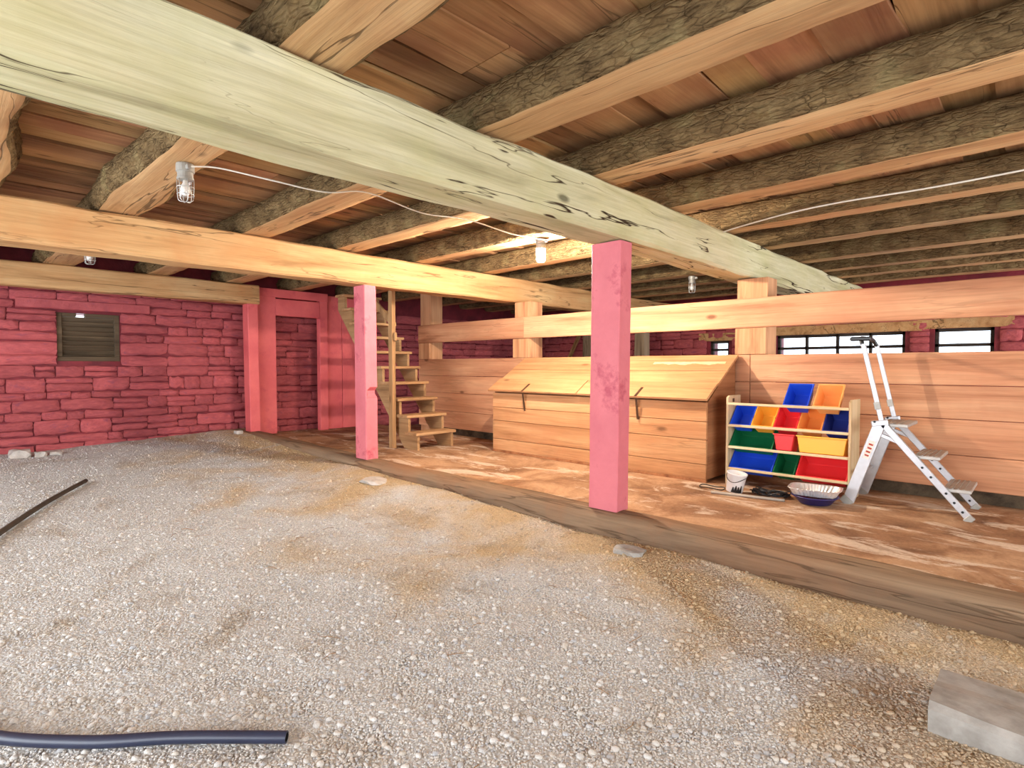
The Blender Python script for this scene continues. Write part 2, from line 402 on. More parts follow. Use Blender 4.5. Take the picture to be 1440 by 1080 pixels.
# pebbles: nobody could count them
pv, pf = grid(-9.7, 0.6, -0.2, 3.44, 0.12, gz)
peb = obj('gravel_pebbles', (pv, pf), M_pebble); peb['kind'] = 'stuff'
tag(peb, 'loose grey white pebbles covering the barn ground', 'gravel')
att = peb.data.attributes.new('dens', 'FLOAT', 'POINT')
for i, (x, y, z) in enumerate(pv):
    d = math.hypot(x, y) + 0.01
    att.data[i].value = 0.0 if d < 0.8 else min(11000, 11000 * (2.0 / d) ** 1.3)
def pebble_nodes():
    g = bpy.data.node_groups.new('pebble_scatter', 'GeometryNodeTree')
    g.interface.new_socket(name='Geometry', in_out='INPUT', socket_type='NodeSocketGeometry')
    g.interface.new_socket(name='Geometry', in_out='OUTPUT', socket_type='NodeSocketGeometry')
    N = g.nodes; Lk = g.links
    gi = N.new('NodeGroupInput'); go = N.new('NodeGroupOutput'); jn = N.new('GeometryNodeJoinGeometry')
    for k, (mul, lo, hi, seed) in enumerate(((1.0, 0.003, 0.0078, 1), (0.02, 0.009, 0.016, 2))):
        na = N.new('GeometryNodeInputNamedAttribute'); na.data_type = 'FLOAT'; na.inputs['Name'].default_value = 'dens'
        mu = N.new('ShaderNodeMath'); mu.operation = 'MULTIPLY'; mu.inputs[1].default_value = mul; Lk.new(na.outputs['Attribute'], mu.inputs[0])
        ds = N.new('GeometryNodeDistributePointsOnFaces'); ds.inputs['Seed'].default_value = seed
        Lk.new(gi.outputs[0], ds.inputs['Mesh']); Lk.new(mu.outputs[0], ds.inputs['Density'])
        ic = N.new('GeometryNodeMeshIcoSphere'); ic.inputs['Radius'].default_value = 1.0; ic.inputs['Subdivisions'].default_value = 1 + k
        rs = N.new('FunctionNodeRandomValue'); rs.data_type = 'FLOAT_VECTOR'; rs.inputs[0].default_value = (lo, lo, lo * 0.75); rs.inputs[1].default_value = (hi, hi, hi * 0.7); rs.inputs['Seed'].default_value = seed + 5
        rr = N.new('FunctionNodeRandomValue'); rr.data_type = 'FLOAT_VECTOR'; rr.inputs[0].default_value = (-0.6, -0.6, 0); rr.inputs[1].default_value = (0.6, 0.6, 6.28); rr.inputs['Seed'].default_value = seed + 9
        ip = N.new('GeometryNodeInstanceOnPoints'); Lk.new(ds.outputs['Points'], ip.inputs['Points']); Lk.new(ic.outputs['Mesh'], ip.inputs['Instance'])
        Lk.new(rr.outputs['Value'], ip.inputs['Rotation']); Lk.new(rs.outputs['Value'], ip.inputs['Scale'])
        sm = N.new('GeometryNodeSetMaterial'); sm.inputs['Material'].default_value = M_pebble; Lk.new(ip.outputs[0], sm.inputs[0]); Lk.new(sm.outputs[0], jn.inputs[0])
    Lk.new(jn.outputs[0], go.inputs[0]); return g
md = peb.modifiers.new('scatter', 'NODES'); md.node_group = pebble_nodes()

# ------------------------------------------------------------------ shell: walls
def stone_variants(n, seed):
    out = []; rnd = random.Random(seed)
    for k in range(n):
        V = []; F = []; nu, nv = 5, 4; jag = [[rnd.uniform(-1, 1) for _ in range(nv + 1)] for _ in range(nu + 1)]
        for i in range(nu + 1):
            for j in range(nv + 1):
                u, v = i / nu, j / nv
                e = min(u, 1 - u, v, 1 - v)
                dx = 0.05 * jag[i][j] if e == 0 else 0.03 * jag[i][j]
                uu = u - 0.5 + dx * 0.45; vv = v - 0.5 + 0.09 * jag[(i * 2) % (nu + 1)][j] * (1 if e == 0 else 0.6)
                if e == 0 and u in (0, 1) and v in (0, 1): uu *= 0.95; vv *= 0.9
                dep = 1.0 + 0.22 * jag[i][j] if e > 0 else 0.62 + 0.15 * jag[i][j]
                V.append((dep, max(-.5, min(.5, uu)), max(-.5, min(.5, vv))))
        id = lambda i, j: i * (nv + 1) + j
        for i in range(nu):
            for j in range(nv): F.append((id(i, j), id(i + 1, j), id(i + 1, j + 1), id(i, j + 1)))
        rim = [id(i, 0) for i in range(nu + 1)] + [id(nu, j) for j in range(1, nv + 1)] + [id(i, nv) for i in range(nu - 1, -1, -1)] + [id(0, j) for j in range(nv - 1, 0, -1)]
        b0 = len(V)
        for q in rim: V.append((0.0, V[q][1], V[q][2]))
        m = len(rim)
        for q in range(m): F.append((rim[q], b0 + q, b0 + (q + 1) % m, rim[(q + 1) % m]))
        me = mesh('stone', V, F, True); me.materials.append(M_red); out.append(me)
    return out
SV = stone_variants(12, 4)
def masonry(parent, plane, face, a0, a1, b0, b1, holes, seed, hmin=0.10, hmax=0.2, lmin=0.18, lmax=0.62, depth=0.055, rowmax=None):
    """rubble courses; plane 'X': wall facing +X at x=face running along Y; plane 'Y': facing -Y at y=face along X"""
    rnd = random.Random(seed); b = b0; n = 0
    po = rootloc(parent)
    while b < b1 - 0.03:
        h = min(rnd.uniform(hmin, hmax), b1 - b)
        if b1 - b - h < 0.05: h = b1 - b
        spans = [(a0, a1)]
        for (ha, hb, hc, hd) in holes:
            if b + h * 0.5 > hc and b + h * 0.5 < hd:
                ns = []
                for s, e in spans:
                    if hb <= s or ha >= e: ns.append((s, e)); continue
                    if ha > s + .05: ns.append((s, ha))
                    if hb < e - .05: ns.append((hb, e))
                spans = ns
        for s, e in spans:
            a = s
            while a < e - 0.02:
                l = rnd.uniform(lmin, lmax)
                if e - a - l < lmin * 0.8: l = e - a
                parts = [(a, l, b, h)]
                if h > 0.155 and rnd.random() < 0.35:
                    k = rnd.uniform(.4, .6); parts = [(a, l, b, h * k), (a, l, b + h * k, h * (1 - k))]
                for (pa, pl_, pb, ph) in parts:
                    o = bpy.data.objects.new('stone', rnd.choice(SV)); C.objects.link(o); o.parent = parent
                    g = rnd.uniform(0.0, 0.012); d = depth * rnd.uniform(0.75, 1.15)
                    ca, cb = pa + pl_ / 2, pb + ph / 2 + rnd.uniform(-.008, .008)
                    if plane == 'X':
                        o.location = Vector((face, ca, cb)) - po; o.scale = (d, pl_ - g, ph - g)
                        o.rotation_euler = (rnd.uniform(-.035, .035), 0, 0)
                    else:
                        o.location = Vector((ca, face, cb)) - po; o.rotation_euler = (rnd.uniform(-.02, .02) * 0, 0, R(-90)); o.scale = (d, pl_ - g, ph - g)
                    n += 1
                a += l
        b += h
    return n
WX = -9.8   # face of the left stone wall
ZC = 2.72
wl = struct(obj('wall_left', join(box(WX - .45, WX, -3.4, 1.18, -0.3, ZC), box(WX - .45, WX, 1.9, 11.3, -0.3, ZC),
                                  box(WX - .45, WX, 1.18, 1.9, -0.3, 1.22), box(WX - .45, WX, 1.18, 1.9, 1.89, ZC)), M_redback))
wl['label'] = 'red painted rubble stone wall'
masonry(wl, 'X', WX - .012, 0.1, 5.0, -0.05, 2.30, [(1.18, 1.9, 1.2, 1.92), (0.75, 2.28, 1.92, 2.07)], 11)
masonry(wl, 'X', WX - .012, 5.0, 11.0, 0.9, 2.2, [], 12, 0.13, 0.22, 0.3, 0.7)
masonry(wl, 'X', WX - .012, 5.0, 7.2, -0.05, 0.9, [], 15, 0.14, 0.22, 0.3, 0.7)
obj('lintel', timber('Y', 0.76, 2.27, WX - .02, WX + .05, 1.93, 2.06, 0.012, 0.008, 7), M_red, wl)
RY = 11.0
RW = [(-3.72, -1.72, 0.95, 1.72), (-1.34, -0.62, 0.95, 1.74), (-5.02, -4.62, 1.0, 1.66)]   # rear windows x0,x1,z0,z1
def wall_with_holes_y(y0, y1, x0, x1, z0, z1, holes):
    vf = []; xs = x0
    for (a, b, c, d) in sorted(holes):
        vf.append(box(xs, a, y0, y1, z0, z1)); vf.append(box(a, b, y0, y1, z0, c)); vf.append(box(a, b, y0, y1, d, z1)); xs = b
    vf.append(box(xs, x1, y0, y1, z0, z1)); return join(*vf)
wr = struct(obj('wall_back', wall_with_holes_y(RY, RY + .4, WX, 4.4, -0.3, ZC, RW), M_redback))
wr['label'] = 'red painted stone wall at the rear of the barn'
masonry(wr, 'Y', RY + .012, WX + .06, 0.3, 1.05, 2.2, [(a - .06, b + .06, c, d + .1) for a, b, c, d in RW], 21, 0.13, 0.2, 0.25, 0.6)
# walls beside and behind the photographer, with doorways added to let daylight in
wfr = struct(obj('wall_front', wall_with_holes_y(-3.4, -3.0, WX, 4.4, -0.4, ZC, [(-8.0, 0.8, -0.39, 2.3)]), M_redback))
wrt = struct(obj('wall_right', join(box(4.0, 4.4, -3.4, -0.6, -.4, ZC), box(4.0, 4.4, 6.2, 6.7, -.4, ZC), box(4.0, 4.4, 10.1, 11.4, -.4, ZC), box(4.0, 4.4, -0.6, 6.2, 2.3, ZC), box(4.0, 4.4, 6.7, 10.1, 2.3, ZC)), M_redback))

# left window: a wooden louvre in the stone wall
wn = sempty('window_1', (WX - .06, 1.54, 1.22)); wn['label'] = 'small dark wooden louvred window in the red stone wall'
x0, x1 = WX - .12, WX - .02
obj('frame', join(box(x0, x1, 1.18, 1.24, 1.285, 1.89, .004), box(x0, x1, 1.84, 1.90, 1.285, 1.89, .004), box(x0, x1, 1.18, 1.9, 1.22, 1.284, .004), box(x0, x1, 1.241, 1.40, 1.84, 1.89, .004), box(x0, x1, 1.50, 1.839, 1.84, 1.89, .004)), M_louver, wn)
for i in range(9):
    z = 1.245 + i * 0.066
    o = obj('louver_slat', bar((WX - .07, 1.235, z + .03), (WX - .07, 1.845, z + .03), 0.088, 0.016, (0.72, 0, 0.70), .002), M_louver, wn)
# rear windows
for k, (a, b, c, d) in enumerate(RW):
    wn = sempty('window_%d' % (k + 2), ((a + b) / 2, RY + .1, c)); wn['label'] = ['wide bright window with dark bars behind the partition', 'narrower bright window with dark bars at the far right', 'small bright window pane beside a red stone pier'][k]
    y0, y1 = RY + .06, RY + .13
    t = 0.05
    obj('window_frame', join(box(a, a + t, y0, y1, c, d, .004), box(b - t, b, y0, y1, c, d, .004), box(a, b, y0, y1, c, c + t, .004), box(a, b, y0, y1, d - t, d, .004)), M_darkwood, wn)
    obj('mullion', box(a, b, y0, y1, 1.455, 1.505, .004), M_darkwood, wn)
    nb = max(1, int((b - a) / 0.5))
    for i in range(1, nb):
        x = a + (b - a) * i / nb; obj('mullion', box(x - .022, x + .022, y0, y1, c, d, .004), M_darkwood, wn)
    obj('pane', box(a + .03, b - .03, RY + .09, RY + .096, c + .03, d - .03), M_pane, wn)
    struct(obj('trim_%d' % (k + 1), timber('X', a - .22, b + .22, RY - .03, RY + .2, d, d + .16, .01, .006, k + 3), M_beam_tan))['label'] = 'wooden lintel above a rear window'

# ------------------------------------------------------------------ ceiling: backing, boards, joists, beams
ceil = struct(obj('ceiling', box(WX - .4, 4.4, -3.4, 11.4, ZC + .06, ZC + .12), M_darkback)); ceil['label'] = 'underside of old plank floor above'  # dark backing added above the boards to block light at the gaps
rnd = random.Random(5); x = WX - .2; i = 0
while x < 4.3:
    wd = rnd.uniform(0.24, 0.40) if x > -2.6 else rnd.uniform(0.2, 0.3)
    cut = rnd.choice([2.0, 3.3, 4.38, 5.5, 6.5])
    dz = rnd.uniform(0, 0.04); sd = rnd.uniform(0, 99)
    for (ya, yb, ddz) in ((-3.3, cut, 0), (cut + .01, 11.2, rnd.uniform(-.006, .006))):
        gap = rnd.uniform(0.012, 0.03) if x < -2.4 else -0.03
        def sec(t, x=x, wd=wd, dz=dz + ddz, sd=sd, gap=gap):
            am = 0.012 if x < -2.4 else 0.05
            e0 = am * nz(t * 0.9, sd, 1); e1 = am * nz(t * 0.9, sd, 8)
            zz = ZC + dz - .03 + 0.006 * nz(t * .6, sd, 3)
            return [(x + e0, zz), (x + wd - gap + e1, zz), (x + wd - gap + e1, zz + .035), (x + e0, zz + .035)]
        obj('board', sweep('Y', ya, yb, max(8, int((yb - ya) / .16)), sec), M_ceil, ceil)
    x += wd; i += 1

def log_joist(yc, w, zb, zt, x0, x1, seed, bulge=0.05, rough=0.014, irr=1.0):
    """round log with the bark left on its sides and the underside hewn flat"""
    n = int((x1 - x0) / 0.04); V = []; F = []; MI = []; k = 0
    for i in range(n + 1):
        t = x0 + (x1 - x0) * i / n; sec = []
        oy = 0.05 * nz(t * 0.28, seed, 2.2); hw = w / 2 * (1 + irr * 0.16 * nz(t * 0.8, seed, 5.5) + (irr - 1) * .12 * nz(t * 3.1, seed, 25)) ; hwR = hw * (1 + irr * 0.14 * nz(t * 1.3, seed, 15.5))
        zz = zb + 0.006 * nz(t * 1.1, seed, 7)
        for j in range(6): u = j / 5; sec.append((yc + oy - hw + (hw + hwR) * u, zz + 0.005 * nz(t * 5, u * 3, seed), 0))
        ns = 9
        for sgn in (1, -1):
            h0 = hwR if sgn > 0 else hw
            side = []
            for j in range(1, ns):
                u = j / ns; zq = zz + (zt - zz) * u
                bl = h0 + bulge * math.sin(math.pi * min(1, u * 0.95 + 0.02)) ** 0.7 * (1 + .3 * nz(t * 1.2, seed, sgn))
                d = rough * (nz(t * 9, u * 5 + seed, sgn * 3) + 0.8 * nz(t * 22, u * 12 + seed, sgn * 3))
                side.append((yc + oy + sgn * (bl + d), zq, 1))
            if sgn > 0: sec += side + [(yc + oy + h0 * .8, zt, 1)]
            else: sec += [(yc + oy - h0 * .8, zt, 1)] + side[::-1]
        k = len(sec)
        for a, b, m in sec: V.append((t, a, b))
    for i in range(n):
        for j in range(k):
            F.append((i * k + j, (i + 1) * k + j, (i + 1) * k + (j + 1) % k, i * k + (j + 1) % k)); MI.append(0 if j < 5 else 1)
    F.append(tuple(range(k))); F.append(tuple(n * k + j for j in range(k))[::-1]); MI += [0, 0]
    return (V, F), MI
JO = [  # y centre, hewn width
 (0.19, .30, 'bark log joist at the upper left corner, cut off by the picture edge'),
 (1.14, .31, 'thick bark log joist carrying the unlit caged lamp, crossing the pale beam at the top'),
 (2.28, .27, 'bark log joist with a wide hewn face reaching the top right picture edge'),
 (3.30, .25, 'second bark log joist from the top right corner'),
 (4.36, .24, 'brown log joist that carries the glowing lamp'),
 (5.46, .22, 'reddish split log joist just behind the white cable on the right'),
 (6.48, .22, 'log joist directly above the wooden partition rail'),
 (7.68, .22, 'greyish log joist carrying the unlit lamp behind the partition'),
 (8.55, .22, 'second log joist behind the partition'),
 (9.35, .22, 'third log joist behind the partition'),
 (10.2, .22, 'farthest log joist, next to the rear wall')]
for q, (yc, w_, lab) in enumerate(JO):
    vf, mi = log_joist(yc, w_, 2.462, 2.685, WX + .02, 4.0, q * 3.7 + 1, 0.05 if q != 1 else 0.06, 0.014, 1.8 if q < 2 else 1.0)
    o = obj('ceiling_joist', vf, None, None, True, (-3, yc, 2.462), [M_hewn, M_bark], mi); tag(o, lab, 'joist', 'log joists under the ceiling')
# beams along y
b1 = obj('ceiling_beam', timber('Y', -3.0, RY, -2.58, -2.27, 2.085, 2.45, .018, .012, 1, .1, 4, 0.02), M_beam_pale, None, False, (-2.4, 3.5, 2.08))
tag(b1, 'huge pale cracked timber beam running from the upper left over the nearest pink post', 'beam', 'timber beams carrying the joists')
b2 = obj('ceiling_beam', timber('Y', -3.0, RY, -6.02, -5.74, 2.10, 2.45, .016, .012, 22, .1, 4, 0.02), M_beam_tan, None, False, (-5.87, 3.5, 2.1))
tag(b2, 'tan timber beam resting on the notched pink post', 'beam', 'timber beams carrying the joists')
b3 = obj('ceiling_beam', timber('Y', -3.0, 3.675, -9.46, -9.2, 2.15, 2.45, .016, .012, 43, .1, 4, 0.02), M_beam_tan, None, False, (-9.33, 3.5, 2.15))
tag(b3, 'tan timber beam lying in front of the red stone wall above the louvred window', 'beam', 'timber beams carrying the joists')

# ------------------------------------------------------------------ sill and posts
def sillsec(t):
    o = []; h = 0.05 + 0.10 * 0; cy = 3.56 + 0.03 * nz(t * .4, 1, 1)
    zt = 0.055 + (0.05 * max(0, (-t - 6) / 3.4)) + 0.008 * nz(t * 1.3, 2, 2)
    for q, (a, b) in enumerate([(-.13, -.24), (.13, -.24), (.145, -.05), (.12, -.012), (.06, 0), (-.05, 0), (-.115, -.022), (-.145, -.07), (-.15, -.15)]):
        o.append((cy + a + 0.01 * nz(t * 2, q, 3), zt + b + 0.008 * nz(t * 2.3, q, 9)))
    return o
sill = obj('floor_sill', sweep('X', -9.62, 3.6, 160, sillsec), M_sill, None, True, (-3, 3.56, -0.19))
tag(sill, 'long weathered grey timber sill between the gravel and the concrete floor', 'sill')
def post(name, x0, x1, y0, y1, z0, z1, lab, seed, mat=M_pink, notch=None, lean=(0, 0)):
    def sec(t):
        u = (t - z0) / (z1 - z0); dx = lean[0] * (1 - u); dy = lean[1] * (1 - u); xx1 = x1
        s = rect_sec(x0, xx1, y0, y1, .008, 3)
        o = []
        for a, b in s:
            if notch and notch[0] < t < notch[1]: a = min(a, x1 - notch[2]) if b > y0 + .02 else a
            o.append((a + dx + .004 * nz(a * 6, b * 6 + seed, t * 2), b + dy + .004 * nz(a * 6 + seed, b * 6, t * 2 + 4)))
        return o
    n = 48
    o = obj(name, sweep('Z', z0, z1, n, sec), mat, None, False, ((x0 + x1) / 2, (y0 + y1) / 2, z0)); tag(o, lab, 'post', 'painted posts on the sill'); return o
post('support_post', -2.56, -2.30, 3.53, 3.69, 0.052, 2.08, 'thick pink painted post nearest the camera, under the pale beam', 1, lean=(-.02, 0))
post('support_post', -6.01, -5.77, 3.50, 3.66, 0.052, 2.098, 'pink painted post with a notch cut in it, under the middle tan beam', 2, notch=(0.79, 0.90, 0.06), lean=(.02, 0))
post('support_post', -9.46, -9.24, 3.50, 3.66, 0.10, 2.148, 'red painted post at the far end of the sill beside the doorway', 3, M_redboard, lean=(.05, 0))

# ------------------------------------------------------------------ red doorway in the far corner
dr = thing('door_frame', 'red painted wooden door frame around an open doorway to the stone wall', 'door frame', (-9.4, 4.4, 0))
obj('jamb_board', box(-9.48, -9.36, 3.67, 4.0, 0.02, 2.44, .006), M_redboard, dr)
obj('jamb_board', box(-9.48, -9.36, 4.78, 4.93, 0.005, 2.44, .006), M_redboard, dr)
obj('header', box(-9.47, -9.355, 4.0, 4.78, 2.0, 2.28, .006), M_redboard, dr)
obj('upper_header', box(-9.46, -9.34, 3.68, 4.93, 2.30, 2.44, .006), M_redboard, dr)
pw = thing('plank_screen', 'red painted vertical planks beside the doorway behind the stairs', 'planks', (-9.42, 5.4, 0))
for a, b in ((4.94, 5.24), (5.25, 5.58), (5.59, 5.92)):
    obj('plank', box(-9.46, -9.42, a, b, 0.01, 2.42, .005), M_redboard, pw)

# ------------------------------------------------------------------ partition
PY = 6.0
pt = thing('stall_partition', 'orange pine board stall partition with an open slot under its top rail', 'partition', (-4, PY, 0))
XL, XR = -8.05, 3.6
for nm, (xa, xb) in (('top_rail', (XL, -5.52)), ('top_rail', (-5.515, XR))):
    obj(nm, timber('X', xa, xb, PY - .045, PY, 1.555, 1.865, .008, .004, 5, .25), M_part, pt)
zs = [(0.12, 0.40), (0.405, 0.70), (0.705, 0.985), (0.99, 1.27)]
for xa, xb in ((XL, -5.56), (-5.555, -2.28), (-2.275, XR)):
    for za, zb in zs:
        obj('board', box(xa, xb, PY - .04, PY, za, zb, .004), M_part, pt)
for a, b, zt in ((-8.05, -7.75, 2.44), (-5.74, -5.42, 2.09), (-2.44, -2.12, 2.075), (1.0, 1.3, 2.44)):
    obj('post', box(a, b, PY + .002, PY + .26, -0.1, zt, .006), M_partz, pt)
    obj('post_face', box(a, b, PY - .04, PY, 1.275, 1.55, .004), M_partz, pt)
for xa, xb in ((-7.75, -5.74), (-5.42, -2.44), (-2.12, 1.0)):
    obj('back_rail', box(xa, xb, PY + .16, PY + .26, 1.60, 1.84, .005), M_greypost, pt)
for xa, xb in ((-7.74, -5.75), (-5.41, -2.45), (-2.11, 0.99), (1.31, XR)):
    obj('gap_shade_strip', box(xa, xb, PY + .05, PY + .09, -0.1, 0.16, .004), M_louver, pt)  # dark strip added so the gap under the boards looks shaded
# dark timbers standing behind the partition
for (x, y, lab) in ((-5.75, 9.6, 'grey barn post seen through the slot behind the feed bin'), (-9.45, 10.6, 'grey corner post at the rear left end of the barn'), (-7.6, 10.4, 'grey barn post behind the partition, left of the nearest pink post')):
    o = obj('barn_post', timber('Z', -0.12, 2.08 if x > -7 and x < -5 else 2.44, x - .11, x + .11, y - .1, y + .1, .01, .006, x), M_greypost, None, False, (x, y, -.12)); tag(o, lab, 'post')
o = obj('diagonal_brace', bar((-9.1, 10.57, -0.1), (-7.72, 10.57, 2.4), .1, .05, (0, 1, 0), .004), M_stairz, None, False, (-8.6, 10.5, -.1)); tag(o, 'pale diagonal brace seen through the partition slot', 'brace')

# ------------------------------------------------------------------ feed bin
fb = thing('feed_bin', 'long wooden feed bin with a sloping plank lid in front of the partition', 'feed bin', (-3.9, 5.6, 0))
fx0, fx1, fy0, fy1, zf, zr = -5.43, -2.42, 5.25, 5.93, 0.80, 1.25
for za, zb in ((0.03, 0.175), (0.18, 0.42), (0.425, 0.60), (0.605, zf - .005)):
    obj('front_board', box(fx0, fx1, fy0, fy0 + .03, za, zb, .004), M_bin, fb)
def trap(xa, xb, pts):
    V = [(xa, y, z) for y, z in pts] + [(xb, y, z) for y, z in pts]; n = len(pts)
    F = [tuple(range(n))[::-1], tuple(range(n, 2 * n))] + [(i, (i + 1) % n, n + (i + 1) % n, n + i) for i in range(n)]
    return V, F
for xa in (fx0, fx1 - .03):
    obj('end_panel', trap(xa + .001, xa + .029, [(fy0 + .031, 0.03), (fy1, 0.03), (fy1, zr - .02), (fy0 + .031, zf - .005)]), M_binend, fb)
obj('base_board', box(fx0 - .005, fx1 + .005, fy0 - .008, fy0 + .03, 0.0, 0.03, .003), M_binend, fb)
sl = Vector((0, fy1 - fy0 + .06, zr - zf)); sll = sl.length; sd = sl.normalized(); nn_ = Vector((0, -sd.z, sd.y))
for k, (u0, u1, dz, xa, xb) in enumerate(((0, .335, .014, fx0 - .03, -3.98), (0, .335, .014, -3.97, fx1 + .03), (.342, .615, .002, fx0 - .02, fx1 + .03), (.626, .855, .004, fx0 - .02, fx1 + .03), (.865, 1.0, .002, fx0 - .02, fx1 + .03))):
    p0 = Vector((0, fy0 - .05, zf)) + sd * sll * u0 + nn_ * dz; p1 = Vector((0, fy0 - .05, zf)) + sd * sll * u1 + nn_ * dz; th = nn_ * .024
    V = [Vector((x, p.y, p.z)) + t for x in (xa, xb) for p, t in ((p0, Vector()), (p1, Vector()), (p1, th), (p0, th))]
    F = [(0, 1, 2, 3)[::-1], (4, 5, 6, 7), (0, 1, 5, 4), (1, 2, 6, 5), (2, 3, 7, 6), (3, 0, 4, 7)]
    F = [f[::-1] for f in F]
    obj('lid_board', (V, F), M_bin, fb)
# frayed pale edge on the upper lid board
def fray(t):
    p = Vector((0, fy0 - .05, zf)) + sd * sll * .80 + nn_ * .027; w2 = .026 + .03 * nz(t * 7, 1, 2) + .012 * nz(t * 25, 3, 2); a = p - sd * w2; b = p + sd * .02
    return [(a.y, a.z), (b.y, b.z), (b.y + nn_.y * .006, b.z + nn_.z * .006), (a.y + nn_.y * .006, a.z + nn_.z * .006)]
o = obj('torn_edging', sweep('X', -3.3, -2.46, 90, fray), plain('pale_torn_edging', L(226, 196, 152), .9, .1, 0, 20, .3), fb); o['label'] = 'pale torn edging strip'
for x in (-4.83, -3.18):
    p = Vector((x, fy0 - .05, zf)) + nn_ * .040
    s1 = bar(p - nn_ * 0 , p + sd * .17, .03, .006, (1, 0, 0), .001)
    s2 = bar((x, fy0 - .056, zf + .02), (x, fy0 - .014, zf - .22), .026, .006, (1, 0, 0), .001)
    o = obj('strap', join(s1, s2), M_strap, fb); o['label'] = 'dark brown lid strap'

# ------------------------------------------------------------------ stairs
st = thing('staircase', 'steep open wooden staircase rising to the left behind the notched post', 'stairs', (-6.6, 4.85, 0))
SX, SZ, RUN, RISE, NS = -6.16, 0.24, 0.211, 0.228, 10
ya, yb = 4.55, 5.19
for i in range(NS):
    fx = SX - RUN * i; zt = SZ + RISE * i
    obj('tread', box(fx - .27, fx, ya - .03, yb + .03, zt - .04, zt, .006), M_stair, st)
for y in (ya + .005, yb - .045):
    pts = [(SX - .03, 0.0)]
    for i in range(NS):
        fx = SX - RUN * i - .03; zt = SZ + RISE * i - .041
        pts.append((fx, zt)); pts.append((fx - RUN, zt))
    zt = SZ + RISE * (NS - 1) - .041; xl = SX - .03 - RUN * NS
    pts += [(xl, zt - .20), (SX - .03 - .30, 0.0)]
    bm = bmesh.new(); vs = [bm.verts.new((px, y, pz)) for px, pz in pts]; bm.faces.new(vs)
    r = bmesh.ops.extrude_face_region(bm, geom=bm.faces[:]); bmesh.ops.translate(bm, vec=(0, .04, 0), verts=[e for e in r['geom'] if isinstance(e, bmesh.types.BMVert)])
    bmesh.ops.recalc_face_normals(bm, faces=bm.faces[:]); bm.verts.index_update()
    vf = ([p.co.copy() for p in bm.verts], [tuple(q.index for q in f.verts) for f in bm.faces]); bm.free()
    obj('stringer', vf, M_stairx, st)
sp = obj('stair_post', timber('Z', 0.0, 2.44, -6.70, -6.61, 4.44, 4.50, .004, .004, 3), M_stairz, st)
obj('brace', bar((-6.66, 4.52, 1.72), (-7.6, 4.52, 2.40), .03, .09, (0, 1, 0), .003), M_stairz, st)
obj('cleat', box(-6.60, -6.55, 4.45, 4.49, 1.50, 1.62, .01), M_stairz, st)

# ------------------------------------------------------------------ caged lamps and cables
def lamp(x, y, ztop, label, lit=False):
    t = thing('caged_lamp', label, 'lamp', (x, y, ztop), 'caged lamps under the joists')
    obj('base', lathe((x, y, ztop), [(.052, 0), (.054, -.008), (.054, -.05), (.046, -.055), (.046, -.085), (.05, -.088), (.05, -.10), (.04, -.104)][::-1], 20), M_castgrey, t)
    obj('glass_globe', lathe((x, y, ztop), [(.036, -.10), (.043, -.12), (.044, -.17), (.038, -.205), (.022, -.228), (.004, -.234)][::-1], 16, False), M_glass, t, True)
    cage = []
    for k in range(3):
        a = math.pi * k / 3; pts = []
        for q in range(17):
            th = math.pi * q / 16; 
            rr = .05; zz = -.10 - .10 * min(1, math.sin(th) * 1.6) - (.04 * math.sin(th) if True else 0)
            c = math.cos(th); c = math.copysign(abs(c) ** .45, c)
            pts.append((x + rr * c * math.cos(a), y + rr * c * math.sin(a), ztop + zz))
        cage.append(tube(pts, .0028, 5))
    for zz, rr in ((-.15, .0505), (-.195, .049)):
        cage.append(tube([(x + rr * math.cos(j * math.pi / 10), y + rr * math.sin(j * math.pi / 10), ztop + zz) for j in range(20)], .0026, 5, True))
    obj('wire_cage', join(*cage), M_wire, t, True)
    obj('bulb', lathe((x, y, ztop), [(.014, -.10), (.016, -.12), (.028, -.145), (.031, -.165), (.026, -.187), (.013, -.199), (.002, -.202)][::-1], 14), M_lit if lit else M_bulboff, t, True)
    o = obj('junction_nub', bar((x + .04, y, ztop - .03), (x + .085, y, ztop - .03), .03, .03, (0, 1, 0), .006), M_castgrey, t)
    return t
JB = 2.455
lamp(-3.80, 4.36, JB, 'glowing caged lamp hanging beside the nearest pink post', True)
lamp(-4.06, 1.16, JB, 'unlit caged lamp at the upper left, joined to a white cable')
lamp(-3.78, 7.68, JB, 'unlit caged lamp seen above the partition rail right of the nearest post')
lamp(-7.25, 1.16, JB, 'unlit caged lamp half hidden above the tan beam at far left')
lamp(-6.95, 4.36, JB, 'unlit caged lamp just right of the notched pink post')
c1 = tube(bez([(-3.98, 1.17, 2.425), (-3.93, 1.32, 2.44), (-3.80, 1.6, 2.40), (-3.72, 1.95, 2.38), (-3.70, 2.28, 2.445), (-3.72, 2.8, 2.40), (-3.74, 3.3, 2.445), (-3.72, 3.85, 2.41), (-3.72, 4.34, 2.43)], 8), .0055, 6)
tag(obj('lamp_cable', c1, M_cable, None, True, (-3.8, 2.5, 2.4)), 'white cable sagging between the unlit lamp and the glowing lamp', 'cable')
c2 = tube(bez([(-3.70, 4.34, 2.43), (-3.3, 4.45, 2.44), (-2.98, 4.40, 2.40), (-2.88, 4.36, 2.30), (-2.80, 4.38, 2.31), (-2.66, 4.6, 2.36), (-2.62, 4.9, 2.40)], 8), .0055, 6)
tag(obj('lamp_cable', c2, M_cable, None, True, (-3.2, 4.4, 2.35)), 'short white cable looping from the glowing lamp behind the pink post', 'cable')
c3 = tube(bez([(-2.25, 5.18, 2.41), (-2.05, 5.12, 2.42), (-1.6, 4.98, 2.425), (-1.2, 4.97, 2.435), (-0.6, 4.96, 2.42), (0.2, 4.95, 2.43), (1.5, 4.95, 2.44)], 8), .0065, 6)
